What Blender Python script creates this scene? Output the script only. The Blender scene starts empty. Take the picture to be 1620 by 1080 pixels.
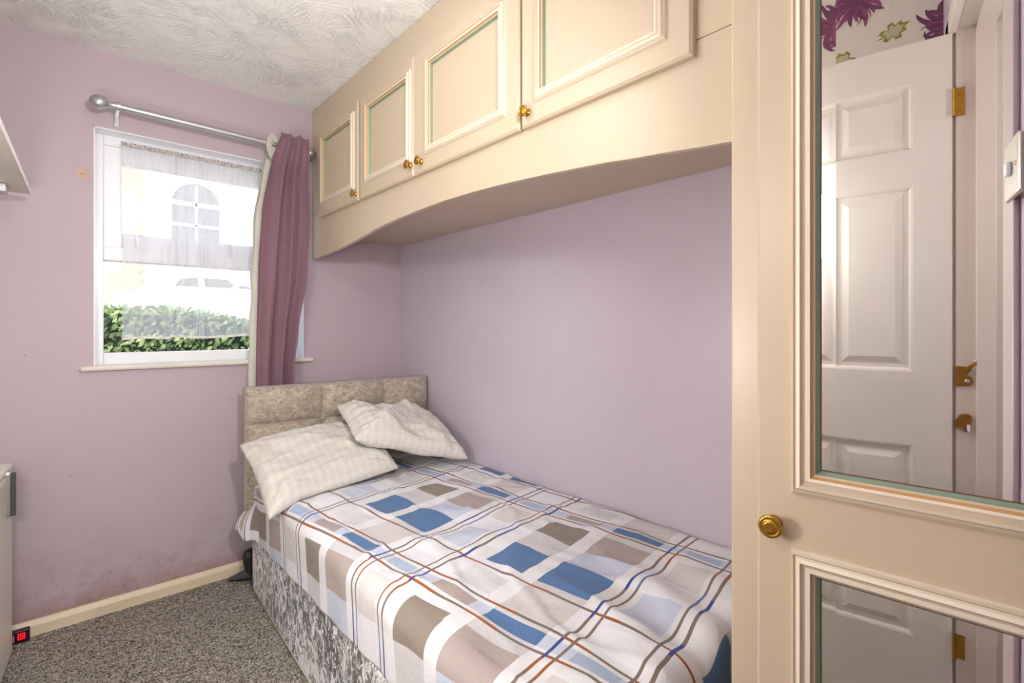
import bpy, bmesh, math, random
from mathutils import Vector, Matrix, noise
R=math.radians
random.seed(7)
C=bpy.context.scene.collection
# ------------------------------------------------------------------ camera
FPX=783.0; YAW=42.124
cam=bpy.data.cameras.new('camera'); co=bpy.data.objects.new('camera',cam); C.objects.link(co)
cam.sensor_width=36; cam.lens=36*FPX/1620; cam.shift_y=-20.7/1620; cam.clip_start=0.01
co.location=(0,0,1.218); co.rotation_euler=(R(90),0,R(-YAW))
bpy.context.scene.camera=co
# ------------------------------------------------------------------ world + exposure
vs=bpy.context.scene.view_settings
vs.view_transform='Standard'; vs.look='None'; vs.gamma=1; vs.use_curve_mapping=False; vs.exposure=0.0
w=bpy.data.worlds.new('sky'); bpy.context.scene.world=w; w.use_nodes=True
nt=w.node_tree; bg=nt.nodes['Background']
sky=nt.nodes.new('ShaderNodeTexSky'); sky.sky_type='NISHITA'; sky.sun_disc=False
sky.sun_elevation=R(38); sky.sun_rotation=R(200); sky.air_density=1.0; sky.dust_density=2.5
mx=nt.nodes.new('ShaderNodeMix'); mx.data_type='RGBA'; mx.inputs[0].default_value=.55
mx.inputs[7].default_value=(.42,.42,.42,1)
nt.links.new(sky.outputs[0],mx.inputs[6]); nt.links.new(mx.outputs[2],bg.inputs[0])
bg.inputs[1].default_value=1.6
def light(name,kind,loc,power,color=(1,1,1),rad=.1,rot=None,size=None,sy=None):
    l=bpy.data.lights.new(name,kind); l.energy=power; l.color=color
    if kind in('POINT','SPOT'): l.shadow_soft_size=rad
    if kind=='AREA':
        l.size=size
        if sy: l.shape='RECTANGLE'; l.size_y=sy
    if kind=='SUN': l.angle=R(1.0)
    o=bpy.data.objects.new(name,l); o.location=loc
    if rot: o.rotation_euler=rot
    C.objects.link(o); return o
light('sun','SUN',(4,0,8),.9,(1,.96,.9),rot=(R(48),0,R(25)))
# added fill lights without real lamps: room, left wall, landing; flash held in doorway
light('ceiling_fill','POINT',(.30,1.20,2.08),9,(1,.97,.94),.14)
light('left_wall_fill','POINT',(-.21,1.0,1.12),25,(1,.98,.96),.12)
light('near_room_fill','POINT',(.10,.50,1.50),6,(1,.98,.96),.16)
fl=light('doorway_flash','SPOT',(.33,-.03,1.78),70,(1,.985,.97),.05,rot=(R(80),0,R(-2))); fl.data.spot_size=R(100); fl.data.spot_blend=.8
light('landing_fill','POINT',(.25,-.70,1.70),13,(1,.95,.9),.08)
# ------------------------------------------------------------------ helpers
def s2l(c):
    return tuple((x/255/12.92 if x/255<=.04045 else ((x/255+.055)/1.055)**2.4) for x in c)+(1,)
class NT:
    def __init__(s,name):
        s.m=bpy.data.materials.new(name); s.m.use_nodes=True; s.t=s.m.node_tree
        s.b=s.t.nodes['Principled BSDF']; s.out=s.t.nodes['Material Output']; s._c=None
    def n(s,typ,**k):
        n=s.t.nodes.new('ShaderNode'+typ)
        for a,v in k.items(): setattr(n,a,v)
        return n
    def l(s,a,b): s.t.links.new(a,b)
    def val(s,sock,v):
        if hasattr(v,'is_linked') or hasattr(v,'links'): s.l(v,sock)
        else: sock.default_value=v
    def co(s,kind='Object'):
        if s._c is None: s._c=s.n('TexCoord')
        return s._c.outputs[kind]
    def geo(s): return s.n('NewGeometry').outputs['Position']
    def map(s,v,scale=(1,1,1),loc=(0,0,0),rot=(0,0,0)):
        n=s.n('Mapping'); s.l(v,n.inputs[0]); n.inputs[3].default_value=scale; n.inputs[1].default_value=loc; n.inputs[2].default_value=rot
        return n.outputs[0]
    def noise(s,v,scale,detail=3,rough=.5,dist=0,out='Fac'):
        n=s.n('TexNoise'); s.l(v,n.inputs['Vector']); n.inputs['Scale'].default_value=scale; n.inputs['Detail'].default_value=detail
        n.inputs['Roughness'].default_value=rough; n.inputs['Distortion'].default_value=dist; return n.outputs[out]
    def math(s,op,a,b=0.0,c=None,clamp=False):
        n=s.n('Math',operation=op,use_clamp=clamp); s.val(n.inputs[0],a); s.val(n.inputs[1],b)
        if c is not None: s.val(n.inputs[2],c)
        return n.outputs[0]
    def ramp(s,f,stops,interp='LINEAR'):
        n=s.n('ValToRGB'); n.color_ramp.interpolation=interp; e=n.color_ramp.elements
        s.l(f,n.inputs[0])
        while len(e)<len(stops): e.new(.5)
        for el,(p,c) in zip(e,stops):
            el.position=p; el.color=c if len(c)==4 else tuple(c)+(1,)
        return n.outputs[0]
    def mix(s,f,a,b,mode='MIX'):
        n=s.n('Mix',data_type='RGBA',blend_type=mode); s.val(n.inputs[0],f); s.val(n.inputs[6],a); s.val(n.inputs[7],b); return n.outputs[2]
    def bump(s,h,strength=.3,dist=.01):
        n=s.n('Bump'); s.l(h,n.inputs['Height']); n.inputs['Strength'].default_value=strength; n.inputs['Distance'].default_value=dist
        s.l(n.outputs[0],s.b.inputs['Normal']); return n
    def base(s,c,rough=.5,metal=0,spec=None):
        s.val(s.b.inputs['Base Color'],c); s.val(s.b.inputs['Roughness'],rough); s.b.inputs['Metallic'].default_value=metal
        if spec is not None: s.b.inputs['Specular IOR Level'].default_value=spec
        return s.m
def simple(name,c,rough=.5,metal=0,var=.06,scale=8,bump=0,bs=60,spec=None):
    k=NT(name); p=k.co(); f=k.noise(p,scale,4)
    c=s2l(c); d=tuple(x*(1-var*2) for x in c[:3])+(1,)
    k.base(k.mix(f,d,tuple(min(1,x*(1+var)) for x in c[:3])+(1,)),rough,metal,spec)
    if bump: k.bump(k.noise(p,bs,3),bump,.002)
    return k.m
def g4(v): return (v,v,v,1)
# ---- wall paint
def wallpaint(name,c,dirt=0,rough=.42):
    k=NT(name); p=k.geo(); f=k.noise(p,1.6,4,.6); f2=k.noise(p,14,4,.6)
    c=s2l(c); col=k.mix(f,tuple(x*.93 for x in c[:3])+(1,),tuple(x*1.04 for x in c[:3])+(1,))
    col=k.mix(k.math('MULTIPLY',f2,.14),col,tuple(x*.72 for x in c[:3])+(1,))
    if dirt:
        sp=k.n('SeparateXYZ'); k.l(p,sp.inputs[0])
        h=k.math('SUBTRACT',1.0,k.math('MULTIPLY',sp.outputs[2],1.9),clamp=True)
        n3=k.ramp(k.noise(p,9,8,.8),[(.42,g4(0)),(.72,g4(1))])
        m=k.math('MULTIPLY',k.math('MULTIPLY',h,h),n3)
        col=k.mix(k.math('MULTIPLY',m,1.0,clamp=True),col,s2l((146,100,94)))
        n4=k.ramp(k.noise(p,38,4,.7),[(.60,g4(0)),(.72,g4(1))])
        m2=k.math('MULTIPLY',k.math('MULTIPLY',h,n3),n4)
        col=k.mix(k.math('MULTIPLY',m2,.8,clamp=True),col,s2l((90,72,66)))
        # brown line of damp above the skirting
        hb=k.math('SUBTRACT',1.0,k.math('MULTIPLY',k.math('SUBTRACT',sp.outputs[2],.06),16),clamp=True)
        col=k.mix(k.math('MULTIPLY',hb,.45,clamp=True),col,s2l((150,105,80)))
        # small chips
        n5=k.ramp(k.noise(k.map(p,(1,1,.5)),30,2,.5),[(.76,g4(0)),(.78,g4(1))])
        col=k.mix(k.math('MULTIPLY',n5,.5),col,s2l((110,90,85)))
    k.base(col,rough,0,.5)
    k.bump(k.noise(p,180,3,.6),.12,.002)
    return k.m
M={}
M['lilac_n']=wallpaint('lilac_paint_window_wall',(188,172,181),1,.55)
M['lilac_e']=wallpaint('lilac_paint',(199,188,202),0,.30)
M['cream']=simple('cream_paint',(198,182,158),.38,0,.03,3,.04,30)
M['cream2']=simple('cream_lacquer',(196,178,155),.36,0,.03,3,.03,30)
M['cream_hi']=simple('ivory_bead',(226,215,198),.33,0,.02,6)
M['gold']=simple('ochre_glaze',(192,146,94),.4,0,.06,20)
M['green']=simple('sage_glaze',(128,145,125),.4,0,.06,20)
M['crack']=simple('dark_joint',(100,80,55),.8)
M['brass']=simple('brass',(196,150,62),.22,1,.12,30)
M['oldbrass']=simple('aged_brass',(170,125,60),.32,1,.25,40,.3,90)
M['silver']=simple('brushed_silver',(196,196,196),.34,.9,.03,20)
M['steel']=simple('satin_steel',(200,196,188),.3,.9,.03,20)
M['upvc']=simple('white_plastic_frame',(238,238,242),.3,0,.02,5)
M['gloss']=simple('white_gloss_wood',(226,220,206),.35,0,.06,6,.05,40)
M['skirt']=simple('cream_gloss_skirting',(226,210,182),.35,0,.10,9,.08,40)
M['jamb']=simple('jamb_paint',(218,206,196),.42,0,.04,5,.05,40)
k=NT('worn_grey_casing'); p=k.geo(); sp=k.n('SeparateXYZ'); k.l(p,sp.inputs[0])
e_=k.math('ADD',k.math('MULTIPLY',k.math('SUBTRACT',sp.outputs[0],.58),9),k.math('MULTIPLY',k.noise(k.map(p,(1,1,.6)),14,4,.7),1.0))
k.base(k.mix(k.ramp(e_,[(.93,g4(0)),(.95,g4(1))]),s2l((176,167,156)),s2l((182,160,172))),.45); M['greycase']=k.m
M['plastic_w']=simple('white_appliance',(232,228,218),.35,0,.03,5)
M['dkgrey']=simple('dark_grey_plastic',(70,70,74),.45,0,.06,20)
M['black']=simple('black_rubber',(38,38,40),.4,0,.1,20,.2,60)
M['blue']=simple('blue_plastic',(20,70,140),.35,0,.1,20)
M['laminate']=simple('shelf_laminate',(206,200,186),.5,0,.05,10)
M['white_edge']=simple('white_edging',(250,250,250),.35,0,.01,5)
M['plaster']=simple('bare_plaster',(202,176,160),.8,0,.1,40,.2,80)
M['purple_blk']=simple('purple_black_plastic',(48,14,34),.25,0,.05,20)
M['pinkwhite']=simple('pale_strip',(206,150,180),.4)
def emis(name,c,st):
    k=NT(name); k.base(s2l(c),.4); k.b.inputs['Emission Color'].default_value=s2l(c); k.b.inputs['Emission Strength'].default_value=st; return k.m
M['redled']=emis('red_led',(235,25,40),1.2)
# white room door: embossed wood grain
k=NT('white_grained_door'); p=k.co(); q=k.map(p,(1,26,1.2)); f=k.noise(q,9,4,.6,.6)
q2=k.map(p,(1,60,2)); f2=k.noise(q2,6,2,.5,.3)
k.base(k.mix(k.noise(p,5,3),s2l((214,206,196)),s2l((224,218,210))),.36); k.bump(k.math('ADD',f,k.math('MULTIPLY',f2,.6)),.32,.0016); M['door']=k.m
# ceiling artex
k=NT('textured_ceiling_plaster'); p=k.geo(); fl=k.map(p,(1,1,0))
wn=k.noise(fl,3,2,.5,0,'Color'); add=k.n('VectorMath',operation='MULTIPLY_ADD'); k.l(wn,add.inputs[0]); add.inputs[1].default_value=(.22,.22,0); k.l(fl,add.inputs[2])
vo=k.n('TexVoronoi'); k.l(add.outputs[0],vo.inputs['Vector']); vo.inputs['Scale'].default_value=5.5
vr=k.n('VectorRotate',rotation_type='Z_AXIS'); k.l(add.outputs[0],vr.inputs['Vector']); sc=k.n('SeparateColor'); k.l(vo.outputs['Color'],sc.inputs[0])
k.l(k.math('MULTIPLY',sc.outputs[0],6.28),vr.inputs['Angle'])
st=k.noise(k.map(vr.outputs[0],(1,6.5,1)),13,3,.55,.8)
rg=k.ramp(st,[(.40,g4(0)),(.50,g4(1)),(.56,g4(.35)),(.68,g4(.0))])
fa=k.noise(fl,9,2); mask=k.ramp(fa,[(.35,g4(.25)),(.65,g4(1))])
h=k.math('MULTIPLY',rg,mask)
k.base(k.mix(k.noise(p,2,3),s2l((242,241,239)),s2l((250,249,247))),.6)
k.bump(k.math('ADD',h,k.math('MULTIPLY',k.noise(fl,60,3),.15)),.75,.006); M['ceil']=k.m
# carpet
k=NT('grey_brown_twist_carpet'); p=k.geo()
f=k.noise(p,95,3,.7,1.6); f1=k.noise(k.map(p,(1,1,1),rot=(0,0,.7)),210,2,.6,1.0); f2=k.noise(p,6,3)
c=k.ramp(k.math('ADD',k.math('MULTIPLY',f,.65),k.math('MULTIPLY',f1,.35)),[(.42,s2l((70,61,52))),(.475,s2l((150,138,123))),(.52,s2l((212,202,188))),(.57,s2l((255,252,246)))])
c=k.mix(k.math('MULTIPLY',f2,.30),c,s2l((140,126,110))); 
k.base(c,.95,0,.1); k.bump(k.math('ADD',f,f1),1.0,.012); M['carpet']=k.m
# headboard velvet
k=NT('beige_crushed_velvet'); p=k.co(); f=k.noise(k.map(p,(1,1,1.5)),16,6,.7,1.6); f2=k.noise(p,3,3)
f3=k.noise(k.map(p,(1,1,2.5),rot=(0,.4,0)),38,5,.75,2.0)
c=k.ramp(k.math('ADD',k.math('MULTIPLY',f,.5),k.math('MULTIPLY',f3,.5)),[(.36,s2l((112,100,86))),(.46,s2l((158,146,130))),(.54,s2l((180,169,153))),(.64,s2l((220,212,198)))])
c=k.mix(k.math('MULTIPLY',f2,.25),c,s2l((150,134,112)))
k.base(c,.6,0,.3); k.b.inputs['Sheen Weight'].default_value=.35; k.bump(f3,.35,.004); M['velvet']=k.m
# divan velvet: silver with dark crushed blotches
k=NT('silver_crushed_velvet'); p=k.co(); q=k.map(p,(1,1,.62),rot=(.25,0,0)); f=k.noise(q,30,7,.82,1.5); f2=k.noise(p,2.2,3)
g=k.math('ADD',f,k.math('MULTIPLY',k.math('SUBTRACT',f2,.5),.22))
c=k.ramp(g,[(.465,s2l((48,43,42))),(.487,s2l((84,78,76))),(.500,s2l((200,200,206))),(.55,s2l((246,248,255)))])
gold=k.ramp(k.noise(p,3.5,2),[(.5,g4(0)),(.75,g4(1))])
c=k.mix(k.math('MULTIPLY',gold,.3),c,s2l((206,196,170)))
k.base(c,.5,0,.4); k.b.inputs['Sheen Weight'].default_value=.25; k.bump(f,.4,.003); M['divan']=k.m
M['divan_trim']=simple('divan_piping',(196,188,172),.6,0,.06,20)
# pillow fabric, faint check
k=NT('cream_checked_cotton'); p=k.co('UV')
def chk(v,fr): return k.math('SINE',k.math('MULTIPLY',v,fr))
sp=k.n('SeparateXYZ'); k.l(p,sp.inputs[0])
cx=k.math('GREATER_THAN',chk(sp.outputs[0],150),.1); cy=k.math('GREATER_THAN',chk(sp.outputs[1],100),.1)
cc=k.math('MULTIPLY',k.math('ADD',cx,cy),.5)
pc=k.mix(cc,s2l((206,202,195)),s2l((217,213,206)))
pc=k.mix(k.math('MULTIPLY',k.noise(k.co(),4,3),.25),pc,s2l((200,193,181)))
k.base(pc,.8,0,.2); k.b.inputs['Sheen Weight'].default_value=.15
k.bump(k.math('ADD',k.math('MULTIPLY',k.noise(k.map(k.co(),(1,1,1.6)),8,3,.55,1.6),1.0),k.math('MULTIPLY',k.noise(k.co(),500,2),.05)),.45,.02); M['pillow']=k.m
# curtains
def fabric(name,c,c2,scale=260,trans=0):
    k=NT(name); p=k.co(); f=k.noise(k.map(p,(1,1,.25)),scale,3,.7); f2=k.noise(k.map(p,(.25,.25,1)),scale,3,.7)
    k.base(k.mix(k.math('MULTIPLY',k.math('ADD',f,f2),.5),s2l(c),s2l(c2)),.8,0,.2); k.b.inputs['Sheen Weight'].default_value=.3
    k.bump(k.math('ADD',f,f2),.25,.001)
    if trans:
        t=k.n('BsdfTranslucent'); t.inputs[0].default_value=s2l(c2); m=k.n('MixShader'); m.inputs[0].default_value=trans
        k.l(k.b.outputs[0],m.inputs[1]); k.l(t.outputs[0],m.inputs[2]); k.l(m.outputs[0],k.out.inputs[0])
    return k.m
M['plum']=fabric('plum_woven_cloth',(104,70,86),(168,132,145),300,.10)
M['lining']=fabric('cream_lining',(218,214,202),(238,236,226),200,.3)
k=NT('white_voile'); p=k.co(); d=k.n('BsdfTranslucent'); d.inputs[0].default_value=(.92,.93,.97,1)
df=k.n('BsdfDiffuse'); df.inputs[0].default_value=(.9,.9,.94,1); tr=k.n('BsdfTransparent')
m1=k.n('MixShader'); m1.inputs[0].default_value=.5; k.l(df.outputs[0],m1.inputs[1]); k.l(d.outputs[0],m1.inputs[2])
lw=k.n('LayerWeight'); lw.inputs[0].default_value=.35
fac=k.math('ADD',.38,k.math('MULTIPLY',lw.outputs['Facing'],.6),clamp=True)
fac=k.math('ADD',fac,k.math('MULTIPLY',k.math('SUBTRACT',k.noise(k.map(p,(2.2,1,.5)),9,2,.5,.5),.5),.35),clamp=True)
m2=k.n('MixShader'); k.l(fac,m2.inputs[0]); k.l(tr.outputs[0],m2.inputs[1]); k.l(m1.outputs[0],m2.inputs[2]); k.l(m2.outputs[0],k.out.inputs[0])
M['voile']=k.m
k=NT('gathered_voile_heading'); f=k.noise(k.map(k.co(),(1,1,1.4)),120,3,.8,1)
c=k.ramp(f,[(.43,s2l((120,105,110))),(.52,s2l((235,228,220)))]); k.base(c,.8); k.bump(f,.8,.004); M['heading']=k.m
# glass and mirror
k=NT('window_glass'); gl=k.n('BsdfGlossy'); gl.inputs['Roughness'].default_value=.02; tr=k.n('BsdfTransparent'); m=k.n('MixShader'); m.inputs[0].default_value=.025
k.l(tr.outputs[0],m.inputs[1]); k.l(gl.outputs[0],m.inputs[2]); k.l(m.outputs[0],k.out.inputs[0]); M['glass']=k.m
k=NT('mirror_silver'); k.base((.93,.935,.93,1),.004,1); M['mirror']=k.m
# wallpaper
k=NT('pale_ribbed_wallpaper'); p=k.geo(); f=k.noise(k.map(p,(1,60,1)),8,3,.6)
k.base(k.mix(f,s2l((206,196,184)),s2l((226,218,208))),.7); k.bump(f,.2,.001); M['paper']=k.m
M['petal']=simple('magenta_petal_print',(152,76,118),.6,0,.3,70)
M['petal2']=simple('plum_petal_print',(116,62,98),.6,0,.3,70)
M['leaf_o']=simple('olive_leaf_print',(140,140,48),.6,0,.15,70)
M['leaf_i']=simple('pale_leaf_print',(188,182,148),.6,0,.1,90)
# ---- plaid bedding (pattern in UV, metres)
k=NT('plaid_printed_cotton'); uv=k.co('UV')
nz=k.noise(k.co(),3,2,.5,0,'Color'); wv=k.n('VectorMath',operation='MULTIPLY_ADD'); k.l(nz,wv.inputs[0]); wv.inputs[1].default_value=(.012,.02,0); k.l(uv,wv.inputs[2])
sp=k.n('SeparateXYZ'); k.l(wv.outputs[0],sp.inputs[0])
PU,PV=.626,.662
tu=k.math('FRACT',k.math('DIVIDE',k.math('SUBTRACT',sp.outputs[0],.685+.006-3*PU),PU))
tv=k.math('FRACT',k.math('DIVIDE',k.math('SUBTRACT',sp.outputs[1],.56+.01-3*PV),PV))
W=s2l((228,227,234)); LG=s2l((204,202,206)); LV=s2l((196,203,222)); WW=s2l((222,222,226))
BL=s2l((84,118,162)); LB=s2l((168,184,210)); TD=s2l((142,131,121)); TA=s2l((172,159,155)); PT=s2l((210,204,204)); CR=s2l((214,212,215))
def band(seq,base,origin,period):
    st=[]; 
    for a,c in seq: st.append((max(0,min(.9999,(a-origin)/period)),c))
    return st
def urow(narrow,g1,c1,g2,c2,gap=W):
    o=.685
    return [(0,gap),((.708-o)/PU,narrow),((.748-o)/PU,gap),((.785-o)/PU,g1),((.872-o)/PU,gap),((.918-o)/PU,c1),((1.055-o)/PU,g2),((1.165-o)/PU,c2),((1.282-o)/PU,gap)]
B1=k.ramp(tu,urow(BL,PT,BL,LV,TA,LG),'CONSTANT')
B2=k.ramp(tu,urow(TA,CR,BL,LG,TD,W),'CONSTANT')
R1=k.ramp(tu,urow(LB,W,LV,W,PT,WW),'CONSTANT')
WH=k.ramp(tu,urow(LV,W,WW,W,WW,W),'CONSTANT')
def vb(a,b):
    o=.56; x=k.math('GREATER_THAN',tv,(a-o)/PV); y=k.math('LESS_THAN',tv,(b-o)/PV); return k.math('MULTIPLY',x,y)
col=k.mix(vb(.80,.968),WH,B1); col=k.mix(vb(1.022,1.165),col,B2); col=k.mix(vb(.612,.715),col,R1)
def ub(a,b):
    o=.685; x=k.math('GREATER_THAN',tu,(a-o)/PU); y=k.math('LESS_THAN',tu,(b-o)/PU); return k.math('MULTIPLY',x,y)
OR=s2l((158,92,48)); BR=s2l((126,112,102)); NV=s2l((58,76,150)); BT=s2l((96,120,160))
lv=k.ramp(tv,[(0,OR),(.06,BR),(.20,OR),(.30,BR),(.52,OR),(.68,BR),(.86,OR)],'CONSTANT')
lu=k.ramp(tu,[(0,NV),(.12,BR),(.30,NV),(.42,BR),(.58,NV),(.74,BR),(.92,OR)],'CONSTANT')
lu2=k.ramp(tu,[(0,BR),(.14,BR),(.36,BR),(.60,BT),(.78,BR),(.9,OR)],'CONSTANT')
for a,b in((.691,.699),(.761,.769),(.887,.895)): col=k.mix(ub(a,b),col,lv)
for a,b,cc in((.564,.573,lu),(.593,.600,lu2),(.733,.740,lu2),(.759,.767,lu)): col=k.mix(vb(a,b),col,cc)
k.base(col,.72,0,.25); k.b.inputs['Sheen Weight'].default_value=.1
k.bump(k.noise(k.map(k.co(),(1,1,1)),14,4,.6,.8),.30,.015); M['plaid']=k.m
# outside
M['brick']=None
k=NT('pale_brick'); br=k.n('TexBrick'); k.l(k.map(k.co(),(1,1,1),rot=(R(90),0,0)),br.inputs[0]); br.inputs['Color1'].default_value=s2l((166,146,126)); br.inputs['Color2'].default_value=s2l((146,124,104)); br.inputs['Mortar'].default_value=s2l((176,164,148)); br.inputs['Scale'].default_value=3.4
k.base(br.outputs[0],.8); M['brick']=k.m
M['render']=simple('white_render',(246,246,244),.8,0,.02,3)
M['carpaint']=simple('white_car_paint',(245,246,250),.2,0,.01,3)
M['darkglass']=simple('tinted_glass',(92,96,100),.15,0,.05,3)
M['paving']=simple('pale_paving',(200,196,188),.9,0,.1,5)
k=NT('hedge_leaf'); oi=k.noise(k.co(),9,3,.6); k.base(k.ramp(oi,[(.3,s2l((88,116,74))),(.5,s2l((150,176,112))),(.68,s2l((206,220,150)))]),.6)
M['leaf']=k.m
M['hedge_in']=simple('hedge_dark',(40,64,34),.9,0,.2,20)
M['lampshade']=simple('white_shade',(240,236,226),.6)
# ---- objects
ROOT={}
def setp(o,label=None,cat=None,group=None,kind=None):
    if label:o['label']=label
    if cat:o['category']=cat
    if group:o['group']=group
    if kind:o['kind']=kind
    return o
def empty(name,loc=(0,0,0),label=None,cat=None,group=None,kind=None,rz=0):
    o=bpy.data.objects.new(name,None); C.objects.link(o); o.location=loc; o.empty_display_size=.05; ROOT[o.name]=Vector(loc)
    return setp(o,label,cat,group,kind)
def obj(name,bm,mats,parent=None,smooth=False,label=None,cat=None,group=None,kind=None,origin=None,bev=0,auto=None):
    """vertices are given in world coordinates; origin or the parent's location becomes the local origin"""
    if parent is not None: off=ROOT[parent.name]
    else: off=Vector(origin) if origin is not None else Vector((0,0,0))
    for v in bm.verts: v.co-=off
    me=bpy.data.meshes.new(name); bm.normal_update(); bm.to_mesh(me); bm.free()
    if not isinstance(mats,(list,tuple)): mats=[mats]
    for m in mats: me.materials.append(m)
    if smooth:
        for p in me.polygons: p.use_smooth=True
    o=bpy.data.objects.new(name,me); C.objects.link(o)
    if parent is not None: o.parent=parent; ROOT[o.name]=off
    else: o.location=off; ROOT[o.name]=off
    if bev:
        b=o.modifiers.new('bevel','BEVEL'); b.width=bev; b.segments=2; b.limit_method='ANGLE'; b.angle_limit=R(40)
    if auto:
        try: me.set_sharp_from_angle(angle=R(auto))
        except Exception: pass
    return setp(o,label,cat,group,kind)
def nb(): return bmesh.new()
def box(bm,a,b,mi=0,mat=None):
    x0,y0,z0=a;x1,y1,z1=b
    vs=[bm.verts.new(Vector(c) if mat is None else mat@Vector(c)) for c in((x0,y0,z0),(x1,y0,z0),(x1,y1,z0),(x0,y1,z0),(x0,y0,z1),(x1,y0,z1),(x1,y1,z1),(x0,y1,z1))]
    for f in((3,2,1,0),(4,5,6,7),(0,1,5,4),(1,2,6,5),(2,3,7,6),(3,0,4,7)):
        fc=bm.faces.new([vs[i] for i in f]); fc.material_index=mi
    return bm
def bx(a,b,mi=0,mat=None): return box(nb(),a,b,mi,mat)
def prism(bm,pts,vec,mi=0):
    """closed polygon pts (3D) extruded by vec"""
    a=[bm.verts.new(Vector(p)) for p in pts]; b=[bm.verts.new(Vector(p)+Vector(vec)) for p in pts]; n=len(pts)
    fs=[bm.faces.new(a[::-1]),bm.faces.new(b)]
    for i in range(n): fs.append(bm.faces.new((a[i],a[(i+1)%n],b[(i+1)%n],b[i])))
    for f in fs:f.material_index=mi
    bmesh.ops.recalc_face_normals(bm,faces=fs); return bm
def lathe(bm,prof,orig,axis,seg=24,mi=0):
    """prof list of (r,h) along axis"""
    ax=Vector(axis).normalized(); t=Vector((0,0,1)) if abs(ax.z)<.9 else Vector((1,0,0)); e1=ax.cross(t).normalized(); e2=ax.cross(e1); o=Vector(orig)
    rings=[]
    for r,h in prof:
        rings.append([bm.verts.new(o+ax*h+(e1*math.cos(2*math.pi*i/seg)+e2*math.sin(2*math.pi*i/seg))*max(r,1e-5)) for i in range(seg)])
    fs=[]
    for a,b in zip(rings,rings[1:]):
        for i in range(seg): fs.append(bm.faces.new((a[i],a[(i+1)%seg],b[(i+1)%seg],b[i])))
    fs.append(bm.faces.new(rings[0][::-1])); fs.append(bm.faces.new(rings[-1]))
    for f in fs:f.material_index=mi
    bmesh.ops.recalc_face_normals(bm,faces=fs); return bm
def rings(bm,O,U,V,N,seq,end=0,back=True):
    """nested rectangles (u0,v0,u1,v1,h,mat) -> stepped, mitred faces; closed with a centre panel"""
    O,U,V,N=map(Vector,(O,U,V,N)); L=[]
    for (u0,v0,u1,v1,h,mi) in seq:
        L.append([bm.verts.new(O+U*a+V*b+N*h) for a,b in((u0,v0),(u1,v0),(u1,v1),(u0,v1))])
    fs=[]
    for kx in range(1,len(L)):
        a,b=L[kx-1],L[kx]
        for i in range(4):
            f=bm.faces.new((a[i],a[(i+1)%4],b[(i+1)%4],b[i])); f.material_index=seq[kx][5]; fs.append(f)
    if end is not None: f=bm.faces.new(L[-1]); f.material_index=end; fs.append(f)
    if back: f=bm.faces.new(L[0][::-1]); f.material_index=seq[0][5]; fs.append(f)
    bmesh.ops.recalc_face_normals(bm,faces=fs) if back and end is not None else None
    return bm
def inset(r,d,h,mi): return (r[0]+d,r[1]+d,r[2]-d,r[3]-d,h,mi)
MOULD=[(0,0,0),(.0015,.007,2),(.005,.009,0),(.0075,.006,0),(.010,.011,2),(.0145,.013,2),(.018,.008,0),(.021,.0075,0),(.023,.010,2),(.027,.0095,2),(.030,.004,1),(.0325,.002,0),(.035,-.004,3),(.037,-.007,3)]
def sheet(bm,nu,nv,fn,uvf=None,mi=0,close=False):
    g=[[bm.verts.new(fn(i/nu,j/nv)) for i in range(nu+1)] for j in range(nv+1)]
    lay=bm.loops.layers.uv.verify() if uvf else None
    for j in range(nv):
        for i in range(nu):
            f=bm.faces.new((g[j][i],g[j][i+1],g[j+1][i+1],g[j+1][i])); f.material_index=mi
            if lay:
                for l,(a,b) in zip(f.loops,((i,j),(i+1,j),(i+1,j+1),(i,j+1))): l[lay].uv=uvf(a/nu,b/nv)
    return g
def solid(o,t):
    s=o.modifiers.new('thick','SOLIDIFY'); s.thickness=t; s.offset=0
def fb(x,y,z,s=1): return noise.noise(Vector((x*s,y*s,z*s)))
# ================================================================== SETTING
N=2.74;E=1.544;Wx=-.40;H=2.40
x0,x1,z0,z1=.092,.960,1.050,2.075
bm=nb(); T=.26
box(bm,(Wx-.1,N,-.02),(x0,N+T,H+.05)); box(bm,(x1,N,-.02),(E+.1,N+T,H+.05)); box(bm,(x0,N,-.02),(x1,N+T,z0)); box(bm,(x0,N,z1),(x1,N+T,H+.05))
obj('wall_north',bm,M['lilac_n'],kind='structure')
bm=bx((E,-.45,-.02),(E+.1,N,H+.05))
for yy,zz,sy,sz in((1.89,1.285,.006,.008),(1.42,.80,.002,.012),(1.02,.74,.010,.002)): box(bm,(E-.0006,yy-sy,zz-sz),(E,yy+sy,zz+sz),1)
obj('wall_east',bm,[M['lilac_e'],M['plaster']],kind='structure')
obj('floor',bx((Wx-.1,-1.5,-.06),(E+.1,N,0)),M['carpet'],kind='structure')
obj('ceiling',bx((Wx-.1,-1.5,H),(E+.1,N+.0,H+.06)),M['ceil'],kind='structure')
# reveal lining (white) of the window opening
bm=nb(); r=.004
box(bm,(x0,N-.0005,z1-r),(x1,N+.1,z1)); box(bm,(x0,N-.0005,z0),(x0+r,N+.1,z1)); box(bm,(x1-r,N-.0005,z0),(x1,N+.1,z1))
obj('trim_1',bm,M['upvc'],kind='structure')
# window sill board
bm=bx((.047,N-.028,1.038),(1.008,N+.085,1.060)); obj('trim_2',bm,M['gloss'],kind='structure',bev=.009)
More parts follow.
